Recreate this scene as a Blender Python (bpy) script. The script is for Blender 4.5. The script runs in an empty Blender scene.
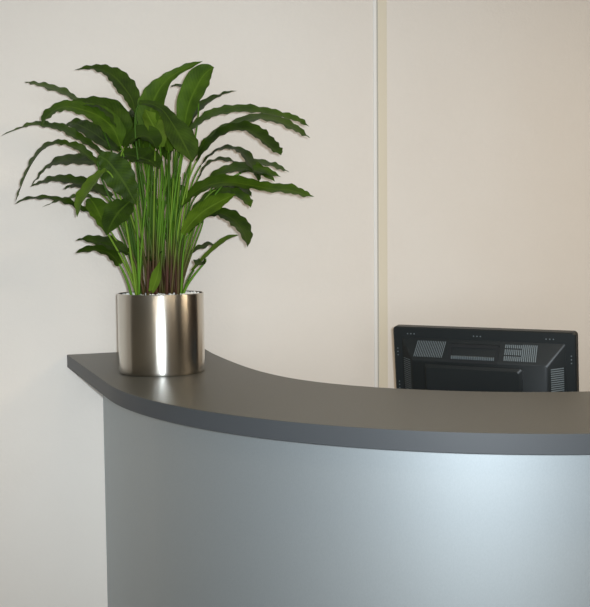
import bpy, bmesh, math, random
from mathutils import Vector, Matrix
random.seed(11)
SC = bpy.context.scene
COL = SC.collection
PI = math.pi

# ------------------------------------------------------------------ camera frame
F, PITCH, ROLL, YAW = 1000.0, math.radians(3.9), 0.0093, math.radians(21.3)
ZT = 1.10                       # counter top height
CAM = Vector((0, 0, ZT + 0.317))
FW = Vector((math.sin(YAW)*math.cos(PITCH), math.cos(YAW)*math.cos(PITCH), -math.sin(PITCH)))
R0 = Vector((math.cos(YAW), -math.sin(YAW), 0)); U0 = R0.cross(FW)
RT = R0*math.cos(ROLL) - U0*math.sin(ROLL)
UP = U0*math.cos(ROLL) + R0*math.sin(ROLL)
WY = 2.738                      # the back wall plane

def ray(x, y): return FW + RT*((x-295)/F) - UP*((y-303.5)/F)
def onz(x, y, z):
    d = ray(x, y); return CAM + d*((z-CAM.z)/d.z)
def at(x, y, depth): return CAM + ray(x, y)*depth
def srgb(r, g, b):
    f = lambda c: (c/255/12.92 if c/255 <= .04045 else ((c/255+.055)/1.055)**2.4)
    return (f(r), f(g), f(b), 1)

# ------------------------------------------------------------------ helpers
def link(name, bm, mats, parent=None, smooth=False, recalc=True):
    if recalc: bmesh.ops.recalc_face_normals(bm, faces=bm.faces)
    me = bpy.data.meshes.new(name); bm.to_mesh(me); bm.free()
    for m in (mats if isinstance(mats, (list, tuple)) else [mats]): me.materials.append(m)
    if smooth:
        for p in me.polygons: p.use_smooth = True
    o = bpy.data.objects.new(name, me); COL.objects.link(o)
    if parent: o.parent = parent
    return o
def empty(name, loc, label, cat, rz=0):
    o = bpy.data.objects.new(name, None); COL.objects.link(o)
    o.location = loc; o.rotation_euler = (0, 0, rz); o.empty_display_size = .05
    o['label'] = label; o['category'] = cat
    return o
def structure(o): o['kind'] = 'structure'; return o
def box(bm, lo, hi, bevel=0, seg=2):
    v = [bm.verts.new((x, y, z)) for x in (lo[0], hi[0]) for y in (lo[1], hi[1]) for z in (lo[2], hi[2])]
    fs = [bm.faces.new([v[i] for i in f]) for f in ((0,1,3,2),(4,6,7,5),(0,4,5,1),(2,3,7,6),(0,2,6,4),(1,5,7,3))]
    if bevel:
        es = list({e for f in fs for e in f.edges})
        bmesh.ops.bevel(bm, geom=es, offset=bevel, segments=seg, affect='EDGES', profile=.5)
def bridge(bm, a, b, closed=True):
    n = len(a)
    for i in range(n if closed else n-1):
        j = (i+1) % n
        bm.faces.new((a[i], a[j], b[j], b[i]))
def lathe(bm, prof, seg=96):
    rings = []
    for r, z in prof:
        rings.append([bm.verts.new((r*math.cos(2*PI*i/seg), r*math.sin(2*PI*i/seg), z)) for i in range(seg)])
    for a, b in zip(rings, rings[1:]): bridge(bm, a, b)
    return rings
def catmull(pts, n):
    """n+1 samples along a Catmull-Rom curve; each point a tuple of any size"""
    P = [tuple(2*a-b for a, b in zip(pts[0], pts[1]))] + list(pts) + [tuple(2*a-b for a, b in zip(pts[-1], pts[-2]))]
    m = len(pts)-1; out = []
    for k in range(n+1):
        u = k/n*m; i = min(int(u), m-1); t = u-i
        p0, p1, p2, p3 = P[i:i+4]
        out.append(tuple(.5*(2*b+(c-a)*t+(2*a-5*b+4*c-d)*t*t+(3*b-a-3*c+d)*t**3) for a, b, c, d in zip(p0, p1, p2, p3)))
    return out

# ------------------------------------------------------------------ materials
def mat(name, col, rough=.5, metal=0, spec=.5, **kw):
    m = bpy.data.materials.new(name); m.use_nodes = True
    b = m.node_tree.nodes['Principled BSDF']
    b.inputs['Base Color'].default_value = col; b.inputs['Roughness'].default_value = rough
    b.inputs['Metallic'].default_value = metal; b.inputs['Specular IOR Level'].default_value = spec
    for k, v in kw.items(): b.inputs[k.replace('_', ' ')].default_value = v
    return m
def nodes(m): return m.node_tree.nodes, m.node_tree.links, m.node_tree.nodes['Principled BSDF']
def noise_colour(m, c1, c2, scale, stretch=(1, 1, 1), detail=4, coord='Object', lo=.3, hi=.7):
    N, L, B = nodes(m)
    tc = N.new('ShaderNodeTexCoord'); mp = N.new('ShaderNodeMapping'); mp.inputs['Scale'].default_value = stretch
    nz = N.new('ShaderNodeTexNoise'); nz.inputs['Scale'].default_value = scale; nz.inputs['Detail'].default_value = detail
    cr = N.new('ShaderNodeValToRGB')
    cr.color_ramp.elements[0].color = c1; cr.color_ramp.elements[1].color = c2
    cr.color_ramp.elements[0].position = lo; cr.color_ramp.elements[1].position = hi
    L.new(tc.outputs[coord], mp.inputs[0]); L.new(mp.outputs[0], nz.inputs['Vector'])
    L.new(nz.outputs['Fac'], cr.inputs[0]); L.new(cr.outputs[0], B.inputs['Base Color'])
    return nz
def bump(m, scale, strength, dist=.001, stretch=(1, 1, 1), detail=3):
    N, L, B = nodes(m)
    tc = N.new('ShaderNodeTexCoord'); mp = N.new('ShaderNodeMapping'); mp.inputs['Scale'].default_value = stretch
    nz = N.new('ShaderNodeTexNoise'); nz.inputs['Scale'].default_value = scale; nz.inputs['Detail'].default_value = detail
    bp = N.new('ShaderNodeBump'); bp.inputs['Strength'].default_value = strength; bp.inputs['Distance'].default_value = dist
    L.new(tc.outputs['Object'], mp.inputs[0]); L.new(mp.outputs[0], nz.inputs['Vector'])
    L.new(nz.outputs['Fac'], bp.inputs['Height']); L.new(bp.outputs[0], B.inputs['Normal'])

M_WALL = mat('wall_paint', srgb(226, 222, 218), .75, spec=.25)
noise_colour(M_WALL, srgb(228, 219, 208), srgb(231, 223, 213), 2.2, detail=5)
bump(M_WALL, 100, .5, .0016, detail=5)
M_SIDE = mat('side_wall_paint', srgb(176, 170, 160), .8); bump(M_SIDE, 170, .2)
M_DARKWALL = mat('taupe_wall_paint', srgb(142, 136, 124), .8); bump(M_DARKWALL, 170, .2)
M_CEIL = mat('ceiling_paint', srgb(225, 223, 218), .85)
M_FLOOR = mat('grey_vinyl', srgb(118, 122, 122), .5); noise_colour(M_FLOOR, srgb(113, 117, 117), srgb(123, 127, 127), 120)
M_TRIM = mat('cream_trim', srgb(223, 212, 190), .6); bump(M_TRIM, 60, .05, .001, (1, 1, .1))
M_BEAD = mat('white_bead', srgb(236, 232, 226), .45)
M_GROOVE = mat('groove_grey', srgb(182, 177, 168), .7)
M_WOOD = mat('door_wood', srgb(110, 70, 40), .45); noise_colour(M_WOOD, srgb(32, 23, 14), srgb(50, 36, 24), 6, (8, 8, .5))
M_TOP = mat('slate_laminate', srgb(84, 82, 78), .42, spec=.5)
noise_colour(M_TOP, srgb(75, 73, 65), srgb(83, 81, 73), 240, (1, 1, 1), 3)
bump(M_TOP, 420, .12, .0006)
M_EDGE = mat('shaded_edge', srgb(66, 68, 70), .5, spec=.4); bump(M_EDGE, 420, .1, .0006)  # shade on the countertop's upright edge, put into a darker, cooler base colour
M_PANEL = mat('silver_laminate', srgb(196, 202, 203), .54, metal=.6)
noise_colour(M_PANEL, srgb(166, 171, 172), srgb(171, 176, 177), 500, (1, 1, .5), 3)
M_CARC = mat('grey_carcass', srgb(170, 170, 168), .55)
M_STEEL = mat('brushed_steel', srgb(200, 195, 186), .24, metal=1.0, Anisotropic=.85)
N_, L_, B_ = nodes(M_STEEL)
tg = N_.new('ShaderNodeTangent'); tg.direction_type = 'RADIAL'; tg.axis = 'Z'
L_.new(tg.outputs[0], B_.inputs['Tangent'])
B_.inputs['Anisotropic Rotation'].default_value = 0.25
M_GRAN = mat('white_granules', srgb(238, 236, 230), .8)
M_BLACK = mat('black_plastic', srgb(30, 33, 33), .42, spec=.4); bump(M_BLACK, 900, .15, .0003)
M_BLACK2 = mat('black_plastic_matte', srgb(24, 26, 27), .55, spec=.35)
M_SHADOWBOX = mat('recess_black', srgb(10, 11, 11), .7, spec=.2)
M_SLAT = mat('vent_shield_metal', srgb(118, 126, 128), .5, metal=.3)
M_SCREEN = mat('screen_glass', srgb(12, 13, 16), .12)

def leaf_mat(name, c_dark, c_light, rib):
    m = mat(name, c_dark, .52, spec=.3)
    N, L, B = nodes(m)
    uv = N.new('ShaderNodeUVMap'); uv.uv_map = 'UVMap'
    sp = N.new('ShaderNodeSeparateXYZ'); L.new(uv.outputs[0], sp.inputs[0])
    # fine veins running out from the midrib
    ab = N.new('ShaderNodeMath'); ab.operation = 'ABSOLUTE'
    sb = N.new('ShaderNodeMath'); sb.operation = 'SUBTRACT'; sb.inputs[1].default_value = .5
    L.new(sp.outputs[0], sb.inputs[0]); L.new(sb.outputs[0], ab.inputs[0])
    ma = N.new('ShaderNodeMath'); ma.operation = 'MULTIPLY_ADD'; ma.inputs[1].default_value = -.35
    L.new(ab.outputs[0], ma.inputs[0]); L.new(sp.outputs[1], ma.inputs[2])
    sn = N.new('ShaderNodeMath'); sn.operation = 'MULTIPLY'; sn.inputs[1].default_value = 130
    L.new(ma.outputs[0], sn.inputs[0])
    si = N.new('ShaderNodeMath'); si.operation = 'SINE'; L.new(sn.outputs[0], si.inputs[0])
    tc = N.new('ShaderNodeTexCoord'); nz = N.new('ShaderNodeTexNoise'); nz.inputs['Scale'].default_value = 28; nz.inputs['Detail'].default_value = 4
    L.new(tc.outputs['Object'], nz.inputs['Vector'])
    ad = N.new('ShaderNodeMath'); ad.operation = 'MULTIPLY_ADD'; ad.inputs[1].default_value = .05
    L.new(si.outputs[0], ad.inputs[0]); L.new(nz.outputs['Fac'], ad.inputs[2])
    cr = N.new('ShaderNodeValToRGB'); cr.color_ramp.elements[0].color = c_dark; cr.color_ramp.elements[1].color = c_light
    cr.color_ramp.elements[0].position = .3; cr.color_ramp.elements[1].position = .72
    L.new(ad.outputs[0], cr.inputs[0])
    lt = N.new('ShaderNodeMath'); lt.operation = 'LESS_THAN'; lt.inputs[1].default_value = .035; L.new(ab.outputs[0], lt.inputs[0])
    mx = N.new('ShaderNodeMixRGB'); mx.inputs[2].default_value = rib
    L.new(lt.outputs[0], mx.inputs[0]); L.new(cr.outputs[0], mx.inputs[1]); L.new(mx.outputs[0], B.inputs['Base Color'])
    tr = N.new('ShaderNodeBsdfTranslucent'); L.new(mx.outputs[0], tr.inputs[0])
    ms = N.new('ShaderNodeMixShader'); ms.inputs[0].default_value = .22
    L.new(B.outputs[0], ms.inputs[1]); L.new(tr.outputs[0], ms.inputs[2])
    L.new(ms.outputs[0], N['Material Output'].inputs[0])
    return m
LEAF = {
 'd': leaf_mat('leaf_dark_green', srgb(36, 54, 9), srgb(60, 84, 15), srgb(66, 88, 22)),
 'm': leaf_mat('leaf_mid_green', srgb(52, 76, 12), srgb(76, 104, 20), srgb(84, 110, 28)),
 'l': leaf_mat('leaf_light_green', srgb(76, 102, 20), srgb(102, 130, 34), srgb(112, 140, 44)),
}
STALKS = []
for nm_, c_ in (('stalk_green', (80, 118, 22)), ('stalk_dark_green', (56, 86, 14)), ('stalk_olive', (98, 126, 32))):
    m_ = mat(nm_, srgb(*c_), .6, spec=.2)
    N_, L_, B_ = nodes(m_)
    at_ = N_.new('ShaderNodeAttribute'); at_.attribute_name = 'tint'
    mx_ = N_.new('ShaderNodeMixRGB'); mx_.inputs[1].default_value = srgb(*c_); mx_.inputs[2].default_value = srgb(70, 42, 30)
    L_.new(at_.outputs['Fac'], mx_.inputs[0]); L_.new(mx_.outputs[0], B_.inputs['Base Color'])
    STALKS.append(m_)

# ------------------------------------------------------------------ the room
RX0, RX1, RY0, RZ1 = -2.0, 3.6, -2.6, 2.75
def slab(name, lo, hi, m):
    bm = bmesh.new(); box(bm, lo, hi); return structure(link(name, bm, m))
slab('floor', (RX0-.1, RY0-.1, -.1), (RX1+.1, WY+.1, 0), M_FLOOR)
slab('ceiling', (RX0-.1, RY0-.1, RZ1), (RX1+.1, WY+.1, RZ1+.1), M_CEIL)
slab('wall_back', (RX0-.1, WY, 0), (RX1+.1, WY+.1, RZ1), M_WALL)
slab('wall_front', (RX0-.1, RY0-.1, 0), (RX1+.1, RY0, RZ1), M_SIDE)
slab('wall_left', (RX0-.1, RY0, 0), (RX0, WY, RZ1), M_DARKWALL)
slab('wall_right', (RX1, RY0, 0), (RX1+.1, WY, RZ1), M_WOOD)
# joint cover on the wall: a white bead, a groove and a flat cream strip
bm = bmesh.new(); box(bm, (1.3400, WY-.004, .09), (1.3695, WY, RZ1), .0015)
structure(link('trim_1', bm, M_TRIM))
bm = bmesh.new(); box(bm, (1.3258, WY-.003, .09), (1.3360, WY, RZ1), .0014, 3)
structure(link('trim_2', bm, M_BEAD, smooth=False))
bm = bmesh.new(); box(bm, (1.3355, WY-.0015, .09), (1.3405, WY, RZ1))
structure(link('trim_3', bm, M_GROOVE))
bm = bmesh.new(); box(bm, (RX0, WY-.014, 0), (.38, WY, .09), .003); box(bm, (2.5, WY-.014, 0), (RX1, WY, .09), .003)
structure(link('baseboard_back', bm, M_BEAD))

# ------------------------------------------------------------------ reception counter
WC = WY-.0015                 # the counter butts against the wall
CC = Vector((1.322, 2.15)); RR = .92          # centre and radius of the front arc
XE = 2.40                                      # where the straight run ends, beyond the frame
def outer(inset, n=72):
    r = RR-inset; x0 = CC.x-r; pts = []
    for i in range(n+1):
        pts.append((x0, WC + (CC.y-WC)*(i/12)) if i < 12 else None)
    pts = [p for p in pts if p]
    m = n-12-6
    for i in range(m+1):
        a = PI + (PI/2)*i/m; pts.append((CC.x+r*math.cos(a), CC.y+r*math.sin(a)))
    for i in range(1, 7): pts.append((CC.x+(XE-CC.x)*i/6, CC.y-r))
    return pts
IC = (1.36, 2.20)
def inner(n=72):
    return [p for p in catmull([(.784, WC), (.770, 2.58), (.764, 2.42), (.764, 2.28), (.774, 2.16), (.800, 2.045), (.850, 1.940), (.930, 1.838), (1.04, 1.745), (1.18, 1.668),
                    (1.36, 1.615), (1.60, 1.600), (1.85, 1.600), (2.12, 1.600), (XE, 1.600)], n)]
def strip_solid(a, b, z0, z1, bevel=0):
    bm = bmesh.new()
    A1 = [bm.verts.new((x, y, z1)) for x, y in a]; B1 = [bm.verts.new((x, y, z1)) for x, y in b]
    A0 = [bm.verts.new((x, y, z0)) for x, y in a]; B0 = [bm.verts.new((x, y, z0)) for x, y in b]
    bridge(bm, A1, B1, False); bridge(bm, B0, A0, False); bridge(bm, A0, A1, False); bridge(bm, B1, B0, False)
    bm.faces.new((A0[0], B0[0], B1[0], A1[0])); bm.faces.new((A0[-1], A1[-1], B1[-1], B0[-1]))
    bmesh.ops.recalc_face_normals(bm, faces=bm.faces)
    if bevel:
        es = [e for e in bm.edges if len(e.link_faces) == 2 and e.calc_face_angle() > math.radians(60)
              and abs(e.verts[0].co.z-e.verts[1].co.z) < 1e-6]
        bmesh.ops.bevel(bm, geom=es, offset=bevel, segments=2, affect='EDGES', profile=.5)
    return bm
def shade_auto(o, deg=35):
    for p in o.data.polygons: p.use_smooth = True
    bmx = bmesh.new(); bmx.from_mesh(o.data)
    for e in bmx.edges:
        if len(e.link_faces) == 2 and e.calc_face_angle() > math.radians(deg): e.smooth = False
    bmx.to_mesh(o.data); bmx.free()
counter = empty('reception_counter', (0, 0, 0), 'curved reception counter with dark slate grey top and silver front panel', 'reception counter')
TH = .0345
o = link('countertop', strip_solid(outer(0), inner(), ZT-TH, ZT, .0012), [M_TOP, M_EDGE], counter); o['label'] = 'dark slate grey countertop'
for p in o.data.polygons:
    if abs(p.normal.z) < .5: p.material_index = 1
shade_auto(o, 15)
o = link('front_panel', strip_solid(outer(.095), outer(.120), .08, ZT-TH), M_PANEL, counter); o['label'] = 'curved silver front panel'; shade_auto(o)
o = link('plinth', strip_solid(outer(.135), outer(.155), 0, .08), M_BLACK2, counter); shade_auto(o)
wi = catmull([(1.02, WC), (1.12, 2.50), (1.33, 2.34), (1.62, 2.20), (2.0, 2.02), (XE-.0, 1.97)], 72)
o = link('worktop', strip_solid(outer(.120), wi, .715, .74, .0015), M_CARC, counter); shade_auto(o)
bm = bmesh.new(); box(bm, (XE-.025, CC.y-(RR-.120), 0), (XE, 1.97, .715)); link('end_panel', bm, M_CARC, counter)
bm = bmesh.new(); box(bm, (XE-.025, CC.y-(RR-.120), .74), (XE, IC[1]-.60, ZT-TH)); link('end_panel', bm, M_CARC, counter)

# ------------------------------------------------------------------ monitor, seen from behind
YR, YL, WM, HM = 2.30, 2.51, .452, .330
PL = at(392.6, 326.8, YL); PR = at(575.8, 332.6, YR)
dxy = Vector((PR.x-PL.x, PR.y-PL.y)); WM = dxy.length; ang = math.atan2(dxy.y, dxy.x)
topz = (PL.z+PR.z)/2; mid = (PL+PR)/2
TILT = math.radians(7.5)
mon = empty('computer_monitor', (0, 0, .74), 'black flat computer monitor seen from behind, above the far edge of the counter', 'monitor', ang)
# local frame: x along the width, -y towards the camera, z up; panel tilted, its top towards the camera
hz = topz-.74                                   # height of the top edge
off = Vector((mid.x, mid.y))
base_off = HM*.5*math.sin(TILT)                 # the panel centre lies behind the top edge
nb = Vector((-math.sin(ang), math.cos(ang)))    # local +y
mon.location = (off.x+nb.x*base_off, off.y+nb.y*base_off, .74)
PC = Vector((0, 0, hz-HM*.5*math.cos(TILT)))    # panel centre, local
TM = Matrix.Translation(PC) @ Matrix.Rotation(TILT, 4, 'X')
def rrect(w, h, r, n=6):
    out = []
    for cx, cz, a0 in ((w/2-r, h/2-r, 0), (-w/2+r, h/2-r, 90), (-w/2+r, -h/2+r, 180), (w/2-r, -h/2+r, 270)):
        for i in range(n+1):
            a = math.radians(a0+90*i/n); out.append((cx+r*math.cos(a), cz+r*math.sin(a)))
    return out
def loft(bm, sections):
    """sections: list of (outline [(x,z)], y)"""
    rings = [[bm.verts.new((x, y, z)) for x, z in ol] for ol, y in sections]
    for a, b in zip(rings, rings[1:]): bridge(bm, a, b)
    bm.faces.new(rings[0]); bm.faces.new(rings[-1])
def mpart(name, bm, m, parent=mon, deg=35):
    bm.transform(TM); o = link(name, bm, m, parent); shade_auto(o, deg); return o
def rect(x0, x1, z0, z1, r=.004, n=3):
    ol = rrect(x1-x0, z1-z0, r, n); cx, cz = (x0+x1)/2, (z0+z1)/2
    return [(x+cx, z+cz) for x, z in ol]
hw, hh = WM/2, HM/2
bm = bmesh.new()
loft(bm, [(rrect(WM-.003, HM-.003, .008), .026), (rrect(WM, HM, .009), .024), (rrect(WM, HM, .009), .003), (rrect(WM-.006, HM-.006, .007), 0)])
frame = mpart('rear_frame', bm, M_BLACK)
bm = bmesh.new(); loft(bm, [(rect(-hw+.016, hw-.016, -hh+.016, hh-.016, .002), .0275), (rect(-hw+.016, hw-.016, -hh+.016, hh-.016, .002), .0255)])
mpart('screen', bm, M_SCREEN)
# the raised shell: sloped sides, then a plateau
BX, BT, SX, ST, DP = .024, .027, .058, .072, .030
bm = bmesh.new()
loft(bm, [(rect(-hw+BX, hw-BX, -hh+BT, hh-BT, .004), .001), (rect(-hw+BX, hw-BX, -hh+BT, hh-BT, .004), -.0015),
          (rect(-hw+SX, hw-SX, -hh+ST, hh-ST, .006), -DP), (rect(-hw+SX+.003, hw-SX-.003, -hh+ST+.003, hh-ST-.003, .006), -DP-.0015)])
shell = mpart('rear_shell', bm, M_BLACK, deg=25)
cx0, cx1 = -hw+.092, hw-.118
ctop = hh-.083
bm = bmesh.new()
loft(bm, [(rect(cx0, cx1, -hh+.06, ctop, .006), -DP+.002), (rect(cx0, cx1, -hh+.06, ctop, .006), -DP-.006),
          (rect(cx0+.007, cx1-.007, -hh+.067, ctop-.007, .006), -DP-.011)])
mpart('cable_cover', bm, M_BLACK, deg=25)
# slope helpers: s = 0 at the rim, 1 at the plateau
def slope_top(x, s, lift=0.0):
    z = hh-BT-(ST-BT)*s; y = -.0015-(DP-.0015)*s
    n = Vector((0, -(ST-BT), (DP))).normalized()
    return Vector((x, y, z)) + n*lift
def slope_side(sgn, z, s, lift=0.0):
    x = sgn*(hw-BX-(SX-BX)*s); y = -.0015-(DP-.0015)*s
    n = Vector((sgn*DP, -(SX-BX), 0)).normalized()
    return Vector((x, y, z)) + n*lift
def patch(bm, f, c):
    """a bar on a slope: four corner coordinates, lifted .8 mm, sunk 1 mm"""
    top = [bm.verts.new(f(*k, .0008)) for k in c]; bot = [bm.verts.new(f(*k, -.001)) for k in c]
    bridge(bm, bot, top); bm.faces.new(top); bm.faces.new(list(reversed(bot)))
# left top vent: slanted bars
def X(px): return -hw + WM*(px-40)/520.0      # from proportions of the rear shell
bm = bmesh.new()
for i in range(17):
    x = X(112+i*5.1); sh = .0055; w = .0015
    patch(bm, slope_top, [(x, .90), (x+w, .90), (x+w+sh, .12), (x+sh, .12)])
mpart('vent_grille', bm, M_SLAT)
bm = bmesh.new()
for i in range(17):
    x = X(372+i*5.3); w = .0024
    for s0, s1 in ((.14, .30), (.36, .62), (.68, .90)) if i < 9 else ((.12, .90),):
        patch(bm, slope_top, [(x, s1), (x+w, s1), (x+w, s0), (x, s0)])
mpart('vent_grille', bm, M_SLAT)
for sgn, z1, w in ((-1, hh-.078, .0011), (1, hh-.085, .0026)):
    bm = bmesh.new()
    for i in range(30):
        z = z1-i*.0052
        f = lambda zz, s, l, sgn=sgn: slope_side(sgn, zz, s, l)
        patch(bm, f, [(z, .12), (z+w, .12), (z+w, .86), (z, .86)])
    mpart('vent_grille', bm, M_SLAT)
# grip recess between the two top vents
gx0, gx1 = X(214), X(356)
bm = bmesh.new()
oy0, oy1 = -.004, -DP-.003
z1, z0 = hh-BT-.008, hh-ST-.004
outer_r, inner_r = rect(gx0, gx1, z0, z1, .004), rect(gx0+.007, gx1-.007, z0+.007, z1-.008, .003)
ra = [bm.verts.new((x, .0, z)) for x, z in outer_r]; rb = [bm.verts.new((x, oy1+.022*(z-z0)/(z1-z0), z)) for x, z in outer_r]
rc = [bm.verts.new((x, oy1+.022*(z-z0)/(z1-z0), z)) for x, z in inner_r]; rd = [bm.verts.new((x, -.004, z)) for x, z in inner_r]
bridge(bm, ra, rb); bridge(bm, rb, rc); bridge(bm, rc, rd); bm.faces.new(rd); bm.faces.new(ra)
grip = mpart('hand_grip', bm, M_BLACK2, deg=30)
bm = bmesh.new()
n = 24
for i in range(n):
    x = gx0+.010+(gx1-gx0-.020)*i/(n-1)
    box(bm, (x-.0010, oy1+.002, z0+.008), (x+.0010, oy1+.008, z0+.0155))
bm.transform(TM); o = link('grip_slats', bm, M_SLAT, grip)
# small triple openings round the rim
def holes(pts):
    bm = bmesh.new()
    for x, z in pts: box(bm, (x-.0014, -.0007, z-.0014), (x+.0014, .001, z+.0014), .0004, 1)
    mpart('rim_slots', bm, M_SLAT, frame)
for px in (95, 290, 491):
    holes([(X(px)+k*.0085, hh-.017) for k in (-1, 0, 1)])
for sgn in (-1, 1):
    for zz in (hh-.064, hh-.150, hh-.236):
        holes([(sgn*(hw-.011), zz+k*.0085) for k in (-1, 0, 1)])
# stand
bm = bmesh.new()
loft(bm, [(rect(-.035, .035, -.10, .02, .006), -DP-.002), (rect(-.035, .035, -.10, .02, .006), -DP-.03)])
mpart('stand_hinge', bm, M_BLACK2)
hinge = TM @ Vector((0, -DP-.016, -.06))
bm = bmesh.new()
zs = [.012, hinge.z*.5, hinge.z]
rings = []
for z, w in zip(zs, (.055, .04, .033)):
    y = hinge.y
    rings.append([bm.verts.new((x, yy, z)) for x, yy in ((-w, y-.014), (w, y-.014), (w, y+.014), (-w, y+.014))])
for a, b in zip(rings, rings[1:]): bridge(bm, a, b)
bm.faces.new(rings[0]); bm.faces.new(rings[-1])
link('stand_neck', bm, M_BLACK2, mon)
bm = bmesh.new()
ra = [bm.verts.new((.125*math.cos(2*PI*i/40), hinge.y+.012+.095*math.sin(2*PI*i/40), 0)) for i in range(40)]
rb = [bm.verts.new((.122*math.cos(2*PI*i/40), hinge.y+.012+.092*math.sin(2*PI*i/40), .010)) for i in range(40)]
rc = [bm.verts.new((.105*math.cos(2*PI*i/40), hinge.y+.012+.078*math.sin(2*PI*i/40), .016)) for i in range(40)]
bridge(bm, ra, rb); bridge(bm, rb, rc); bm.faces.new(ra); bm.faces.new(rc)
o = link('stand_base', bm, M_BLACK2, mon); shade_auto(o)

# ------------------------------------------------------------------ potted plant
PB = onz(162.2, 371.3, ZT); PD = (PB-CAM).dot(FW)
PR_ = 42.6/F*PD                                   # pot radius
# height of the rim: where the vertical through the pot's base meets the rim line
d1 = ray(162.2, 292.6)
k = math.hypot(PB.x, PB.y)/math.hypot(d1.x, d1.y)
PH = (CAM+d1*k).z-ZT
plant = empty('potted_plant', PB, 'tall leafy green plant in a brushed steel cylinder pot on the counter', 'potted plant')
bm = bmesh.new()
R = PR_
rings = lathe(bm, [(R-.004, 0), (R-.0012, .0015), (R-.0004, .004), (R, .008), (R, PH-.0018), (R-.0008, PH-.0004), (R-.0016, PH), (R-.003, PH-.0006), (R-.0034, PH-.004), (R-.0034, .012)])
bm.faces.new(rings[0]); bm.faces.new(rings[-1])
M_LINER = mat('dark_liner', srgb(52, 50, 46), .6)
pot = link('pot', bm, [M_STEEL, M_LINER], plant); shade_auto(pot, 40)
for p in pot.data.polygons:
    c_ = p.center; 
    if math.hypot(c_.x, c_.y) < R-.0025 and c_.z > .011: p.material_index = 1; pot['label'] = 'brushed steel cylinder pot'
SZ = PH-.0038
bm = bmesh.new()
rings = []
NR = 14
for i in range(1, NR+1):
    r = (R-.0038)*i/NR
    rings.append([bm.verts.new((r*math.cos(2*PI*j/72), r*math.sin(2*PI*j/72), SZ-.002+random.uniform(-.0025, .0025))) for j in range(72)])
for a, b in zip(rings, rings[1:]): bridge(bm, a, b)
c = bm.verts.new((0, 0, SZ-.002))
for j in range(72): bm.faces.new((c, rings[0][j], rings[0][(j+1) % 72]))
for _ in range(520):
    a = random.uniform(0, 2*PI); r = (R-.010)*math.sqrt(random.random()); s = random.uniform(.0022, .0042)
    bmesh.ops.create_icosphere(bm, subdivisions=1, radius=s, matrix=Matrix.Translation((r*math.cos(a), r*math.sin(a), SZ+random.uniform(-.003, .0012))))
g = link('granules', bm, M_GRAN, plant, recalc=False); g['kind'] = 'stuff'; g['label'] = 'white granules on top of the soil'

PXM = PD/F                                        # metres per pixel at the pot's depth
def pw(x, y, toward=0.0):
    """a place in the plant, relative to its base: image position at the pot's depth, moved towards the viewer"""
    return at(x, y, PD-toward)-PB

def tube(bm, pts, r0, r1, tint, seg=6):
    lay = bm.loops.layers.float_color.get('tint') or bm.loops.layers.float_color.new('tint')
    rings = []; n = len(pts)
    for i, p in enumerate(pts):
        t = (pts[min(i+1, n-1)]-pts[max(i-1, 0)]).normalized()
        a = t.cross(Vector((.3, .9, .1))).normalized(); b = t.cross(a)
        r = r0+(r1-r0)*i/(n-1)
        rings.append([bm.verts.new(p+a*r*math.cos(2*PI*j/seg)+b*r*math.sin(2*PI*j/seg)) for j in range(seg)])
    tv = {}
    for i, rg in enumerate(rings):
        for v in rg: tv[v] = tint(pts[i])
    fs = []
    for a, b in zip(rings, rings[1:]):
        for j in range(seg): fs.append(bm.faces.new((a[j], a[(j+1) % seg], b[(j+1) % seg], b[j])))
    fs.append(bm.faces.new(rings[0])); fs.append(bm.faces.new(rings[-1]))
    for f in fs:
        for l in f.loops: l[lay] = (tv[l.vert],)*3+(1,)
def stalk(start, end, enddir, r0, r1, purple, parent, name='stalk', n=16):
    L = (end-start).length
    lean = (end-start); lean.z = 0
    p1 = start+Vector((0, 0, L*.42))+lean*.22
    ch = (end-start).normalized(); bend = enddir.dot(ch)
    p2 = end-(enddir+ch*(.2 if bend > .4 else .9)).normalized()*L*(.22 if bend > .4 else .12)
    pts = []
    for i in range(n+1):
        t = i/n; u = 1-t
        pts.append(start*u**3+p1*3*u*u*t+p2*3*u*t*t+end*t**3)
    zz = SZ
    j = random.uniform(.09, .15)
    def tint(p): return purple*max(0, min(1, 1.6-1.3*(p.z-zz)/j)) if purple else 0
    bm = bmesh.new(); tube(bm, pts, r0, r1, tint)
    return link(name, bm, random.choice(STALKS), parent, smooth=True)

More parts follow.
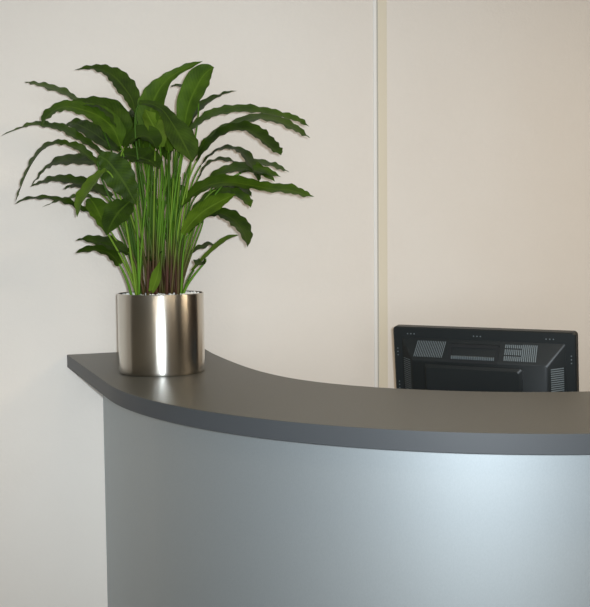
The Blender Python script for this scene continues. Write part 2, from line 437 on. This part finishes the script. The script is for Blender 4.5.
FULL = 27*PXM                                      # width of a leaf seen face on
def leaf(pts, z0, z1, tone, purple=.0, root=None, face=1, wave=1.0, rootr=None, mind=.35):
    """pts: (x, y, seen width) along the midrib from the blade's base to its tip; z0..z1: towards the viewer (m)"""
    n = 40
    sm = catmull([(float(x), float(y), float(w)) for x, y, w in pts], n)
    cen = []
    for i, (x, y, w) in enumerate(sm):
        t = i/n; cen.append(pw(x-.3, y+1.2, z0+(z1-z0)*(t**1.2)))
    view = FW
    wmax = max(w for _, _, w in sm)
    cosw = min(1, max(mind, wmax*PXM/FULL)); sinw = math.sqrt(1-cosw*cosw)*face
    bm = bmesh.new(); uvl = bm.loops.layers.uv.new('UVMap'); uvs = {}
    rows = []; K = (-1, -.55, 0, .55, 1)
    ph1, ph2 = random.uniform(0, 6), random.uniform(0, 6)
    fold = random.uniform(.10, .28)
    length = sum((cen[i+1]-cen[i]).length for i in range(n))
    waves = 2*PI*length/random.uniform(.021, .028)
    for i, c in enumerate(cen):
        T = (cen[min(i+1, n)]-cen[max(i-1, 0)]).normalized()
        perp = T.cross(view).normalized()
        if perp.z < 0: perp = -perp
        S = (perp*cosw+view*sinw); S = (S-T*S.dot(T)).normalized()
        Nn = T.cross(S).normalized()
        if Nn.dot(view) > 0: Nn = -Nn
        w = max(.0003, 1.1*sm[i][2]*PXM/2/cosw); t = i/n
        row = []
        for s in K:
            edge = abs(s)**2
            amp = min(.0017, w*.15)*wave
            wv = (math.sin(t*waves+(ph1 if s < 0 else ph2)) + .7*math.sin(t*waves*.57+ph1*2+s*2)) * amp * edge
            inp = 1+.04*math.sin(t*waves*1.0+(ph2 if s < 0 else ph1))*edge*wave
            v = bm.verts.new(c+S*(s*w*inp)+Nn*(abs(s)*w*fold+wv)); uvs[v] = ((s+1)/2, t); row.append(v)
        rows.append(row)
    for a, b in zip(rows, rows[1:]):
        for j in range(len(K)-1):
            f = bm.faces.new((a[j], a[j+1], b[j+1], b[j]))
            for l in f.loops: l[uvl].uv = uvs[l.vert]
    o = link('leaf', bm, LEAF[tone], plant, smooth=True, recalc=False)
    d0 = (cen[1]-cen[0]).normalized()
    if root is None: root = (random.uniform(138, 184), random.uniform(-.05, .05))
    rx, rd = root
    if not purple and 143 < rx < 181: purple = .85
    b = (RT*((rx-161)*PXM)); b = Vector((b.x, b.y, 0)) - Vector((math.sin(YAW), math.cos(YAW), 0))*rd
    if b.length > R-.014: b *= (R-.014)/b.length
    b.z = SZ-.004
    r0, r1 = rootr or (.0030, .0018)
    st = stalk(b, cen[0]+d0*.004, d0, r0, r1, purple, o)
    return o

# every leaf the photograph shows: midrib from blade base to tip, seen width, depth towards the viewer
# --- crown, upper left
leaf([(135,110,5),(132,98,13),(124,86,17),(115,76,15),(104,69.5,10),(91,67,6),(75,68.5,0)], 0, .03, 'd', 0, (150,.01))
leaf([(84,103,3),(73,96.5,5),(59,90,9),(44,85,8),(33,82,5),(24.5,80.6,0)], -.04, -.08, 'm', 0, (140,-.02))
leaf([(126,140,5),(122,124,14),(112,110,17),(97,103,12),(80,102,8),(66,103,0)], .02, .05, 'd', 0, (150,.03))
leaf([(121,145,6),(113,127,17),(99,115,18),(84,109,13),(68,105.5,12),(55,109,11),(47,116,10),(41.5,124.5,0)], .05, .09, 'm', 0, (146,.04))
leaf([(104,154,3),(90,144,6),(77,136.5,8),(63,129,9),(50,126,8),(35,124,7),(20,127.5,4),(0,135,0)], -.02, .04, 'm', 0, (143,.0))
leaf([(120,150,4),(109,143,14),(96,133,16),(82,125,14),(73,122,9),(65,124,0)], -.03, -.07, 'd', 0, (146,-.03))
# --- left side
leaf([(101,166,3),(90,156,5),(79,147.5,8),(68,143.5,6),(57,142.5,8),(44,148,10),(34,160,9),(26,175,7),(20,190,4),(15.5,202,0)], .03, .08, 'm', 0, (140,.02))
leaf([(106,166,4),(92,161,10),(76,160,13),(60,160.5,12),(48,166,6),(38.5,176,4),(31,185.5,0)], -.04, -.09, 'd', 0, (143,-.02))
leaf([(112,196,4),(98,189,9),(83,183,10),(68,180.5,10),(54,179.5,8),(41,182.5,5),(30.5,185.5,0)], .01, .05, 'd', 0, (141,.01))
leaf([(98,190,4),(86,186,9),(74,185,7),(62.5,188.5,0)], -.03, -.05, 'd', 0, (144,-.04))
leaf([(94,213,3),(84,209,4),(73,204,5),(60,199.5,5),(42.5,197.2,4),(26,198.8,4),(14,203.4,0)], .02, .04, 'd', 0, (138,0))
leaf([(92,196,3),(79,196,5),(68,197.5,4),(55,201,3),(42.5,206,0)], -.05, -.08, 'm', 0, (139,-.02))
leaf([(99,154,6),(108,160,19),(117,171,27),(126,184,22),(132,195,12),(137,204,0)], .09, .13, 'd', 0, (148,.05), mind=.8)
leaf([(118,153,5),(130,154,13),(142,157,17),(152,161,13),(160,168,0)], .03, .09, 'd', 0, (155,.04))
leaf([(107,168,4),(99,177,12),(91,188,14),(83,200,12),(77.5,216,0)], .11, .14, 'l', 0, (141,.06), wave=.6)
leaf([(131,199,5),(126,204,18),(119,211,24),(112,222,18),(106.5,234.5,0)], .10, .13, 'd', 0, (143,.05), mind=.8)
leaf([(90,197,5),(95,204,15),(100,214,15),(104,224,9),(106.5,233,0)], .07, .09, 'm', 0, (140,.04))
leaf([(130,252,4),(120,247.5,9),(109,243,11),(97,240.5,8),(86,238.5,5),(76.5,239,0)], .03, .07, 'd', 0, (140,.03))
leaf([(120,264,4),(114,256,9),(106,250.5,10),(95,249,7),(85,250,5),(75.5,252,0)], .06, .10, 'd', 0, (134,.03), rootr=(.0034,.0024))
# --- crown, top
leaf([(150,140,7),(149,124,18),(152,106,25),(157.5,92,22),(166,80,13),(178,71,8),(191,64.5,6),(203,60,0)], .02, .0, 'm', 0, (154,.0), wave=.7)
leaf([(139,101,4),(152,103,7),(163,109,9),(171,120,13),(179,133,21),(187,148,18),(193,161,0)], .08, .14, 'd', 0, (158,.03), wave=.7)
leaf([(184,132,6),(186,117,15),(190,101,21),(197,86,24),(203,75.5,22),(209.5,69,13),(214.5,66,0)], .05, .06, 'm', 0, (166,.02), wave=.5)
leaf([(198,93,3),(188,87.5,6),(179,85,6),(170,84.5,0)], -.03, -.05, 'd', 0, (168,-.03))
leaf([(189,130,4),(194,118,8),(200,110,12),(209,102,10),(220,95,5),(229,91.5,3),(238,89.5,0)], -.04, -.07, 'd', 0, (170,-.02))
leaf([(133.5,136,6),(133,124,10),(134,112,9),(138,101,0)], -.02, -.04, 'd', 0, (152,-.02))
leaf([(124,147,5),(133,138,15),(144,135,17),(152,139,13),(157,148,0)], .06, .10, 'd', 0, (153,.03))
leaf([(160,146,6),(156,130,15),(150,118,15),(145,108,0)], .04, .04, 'l', 0, (158,.02), wave=.5)
leaf([(169,150,6),(165,132,14),(163,118,12),(166,108,0)], .0, .0, 'm', 0, (160,.0))
# --- right side
leaf([(188,133,4),(198,124,9),(210,116.5,12),(225,112,12),(245,110,11),(266,112,9),(284,116,8),(298,120,7),(309.5,125.5,0)], .03, .05, 'm', 0, (172,.02))
leaf([(193,158,4),(206,143,9),(219,132,11),(236,124,12),(256,117,11),(274,118.5,11),(290,125,10),(301,131,7),(310.5,137,0)], .0, -.03, 'm', 0, (174,.0))
leaf([(197,160,4),(211,142,8),(227,130.5,10),(245,128,12),(257,134,13),(268,143,11),(276,150,8),(281.5,154,0)], .05, .10, 'd', 0, (173,.03))
leaf([(200,166,2.5),(210,154.5,3),(221,148,5),(233,147.5,6),(243,152,8),(249,160,10),(255,170,8),(259,181,0)], -.03, .02, 'd', 0, (175,-.02))
leaf([(199,176,2.5),(208,163.5,4),(218,159,4.5),(230,160,5),(240.5,163,0)], -.05, -.07, 'd', 0, (176,-.03))
leaf([(228,170,4),(245,163,6),(258,161.5,7),(272,164.5,7),(281,167.5,6),(289.5,171,0)], -.03, -.05, 'm', 0, (177,-.02))
leaf([(196,195,4),(208,183,9),(222,173,11),(236,168.5,12),(252,168,11),(266,171.5,9),(281.5,176,0)], .0, .01, 'm', 0, (178,.0))
leaf([(240,172,5),(252,171,8),(264,175,7),(275.5,180.5,0)], .02, .04, 'm', 0, (178,.01))
leaf([(182,205,4),(193,193,11),(208,184.5,14),(228,181,13),(250,184,11),(270,187.5,10),(290,189,10),(303,193,7),(314.5,195.5,0)], .05, .08, 'm', 0, (180,.03))
leaf([(216,188,4),(229,185,8),(241,187,9),(252,195.5,0)], .0, .02, 'd', 0, (178,0))
leaf([(193,212,4),(204,201,8),(217,194,10),(231,192.5,11),(241,197,10),(247,202,6),(251,206.5,0)], -.01, .02, 'm', 0, (181,-.01))
leaf([(183,233,5),(192,221,14),(204,210,17),(218,201.5,16),(229,196,8),(236,193,0)], .06, .06, 'l', 0, (180,.04), wave=.5)
leaf([(189,232,4),(203,216,6),(218,212,9),(230,216,12),(239,224,13),(245,234,9),(248,246,0)], .03, .08, 'd', 0, (182,.02))
leaf([(193,270,3.5),(206,256,4.5),(219,244.5,6),(229,237.5,5),(240,233.5,0)], .03, .03, 'l', 0, (184,.02), wave=.2, rootr=(.0030,.0024))
leaf([(186,256,3),(194,250,5),(202,246.5,5),(209,243.5,5),(217,244.5,0)], -.04, -.06, 'd', 0, (178,-.03))
leaf([(207,258,3),(203.5,262,5),(198,262,5),(193,258.5,0)], .05, .06, 'd', 0, (184,.03))
# --- low and inside
leaf([(151.5,291,5),(155,283,9.5),(158,273,9.5),(160,260,0)], .078, .085, 'l', 0, (151,.075), wave=.15, mind=.8)
leaf([(186,192,4),(178,188,6),(168,187.5,6),(160,191,0)], -.05, -.06, 'd', 0, (170,-.04))
leaf([(142,256,3),(150,258,4),(157,255,4),(163,250,0)], .03, .05, 'd', 0, (156,.02))
leaf([(203,222,4),(206,208,7),(211,199,7),(219,194,0)], -.05, -.07, 'd', 0, (179,-.03))

# inner stalks with small half-hidden blades at the back of the clump
for i in range(22):
    x = random.uniform(128, 190); y = random.uniform(118, 165); lean = (x-160)*.28
    back = random.uniform(-.11, -.03)
    leaf([(x, y, 4), (x+lean*.4, y-9, 12), (x+lean, y-20, 13), (x+lean*2.0, y-29, 0)] if y > 135 else
         [(x, y+14, 4), (x+lean*.4, y+5, 11), (x+lean, y-3, 11), (x+lean*1.8, y-8, 0)],
         back*.6, back, random.choice('dmd'), random.choice((1, 1, .8)), (random.uniform(146, 180), random.uniform(-.06, .0)))
# bare stalks in the middle of the clump, reddish brown at the foot
for i in range(34):
    rx = random.uniform(141, 179); rd = random.uniform(-.05, .062)
    b = RT*((rx-161)*PXM); b = Vector((b.x, b.y, 0)) - Vector((math.sin(YAW), math.cos(YAW), 0))*rd
    if b.length > R-.016: b *= (R-.016)/b.length
    b.z = SZ-.004
    e = pw(160+(rx-160)*random.uniform(.6, 1.8)+random.uniform(-7, 7), random.uniform(150, 196), rd*1.2)
    stalk(b, e, (e-b).normalized(), random.uniform(.0022, .0032), .0014, 1 if 143 < rx < 178 else .0, plant, 'stem')

# ------------------------------------------------------------------ light
def lamp(name, kind, loc, energy, col, **kw):
    d = bpy.data.lights.new(name, kind); d.energy = energy; d.color = col
    for k, v in kw.items(): setattr(d, k, v)
    o = bpy.data.objects.new(name, d); COL.objects.link(o); o.location = loc; return o
# the camera's own flash, a little right of and above the lens
o = lamp('camera_flash', 'SPOT', CAM+R0*.028+Vector((0, 0, .014))-FW*.01, 108, (.84, .945, 1.04), shadow_soft_size=.012, spot_size=math.radians(76), spot_blend=1)
o.rotation_euler = (Vector((FW.x, FW.y, -.02))).to_track_quat('-Z', 'Y').to_euler()
# assumed ceiling lights, unseen, added for warm ambient light
for n, (x, y), e in (('assumed_ceiling_light', (1.0, .3), 9), ('assumed_ceiling_light', (2.8, .9), 20), ('assumed_ceiling_light', (-1.0, -.8), 7)):
    o = lamp(n, 'AREA', (x, y, RZ1-.02), e, (1, .80, .56), shape='RECTANGLE', size=1.2, size_y=.3)
# assumed daylight: cool area light added at the solid, windowless wall behind the camera
o = lamp('assumed_daylight', 'AREA', (-.85, RY0+.03, 1.45), 44, (.86, .95, 1.04), shape='RECTANGLE', size=2.2, size_y=1.5)
o.rotation_euler = (PI/2, 0, 0)

cd = bpy.data.cameras.new('camera'); cam = bpy.data.objects.new('camera', cd); COL.objects.link(cam)
cd.sensor_fit = 'HORIZONTAL'; cd.sensor_width = 36; cd.lens = 36*F/590; cd.clip_start = .02
Mx = Matrix((RT, UP, -FW)).transposed().to_4x4(); Mx.translation = CAM
cam.matrix_world = Mx
SC.camera = cam
w = bpy.data.worlds.new('world'); SC.world = w; w.use_nodes = True
w.node_tree.nodes['Background'].inputs[0].default_value = (.6, .65, .7, 1); w.node_tree.nodes['Background'].inputs[1].default_value = .3
vs = SC.view_settings
vs.view_transform = 'Standard'; vs.look = 'None'; vs.gamma = 1; vs.use_curve_mapping = False; vs.exposure = 0.57
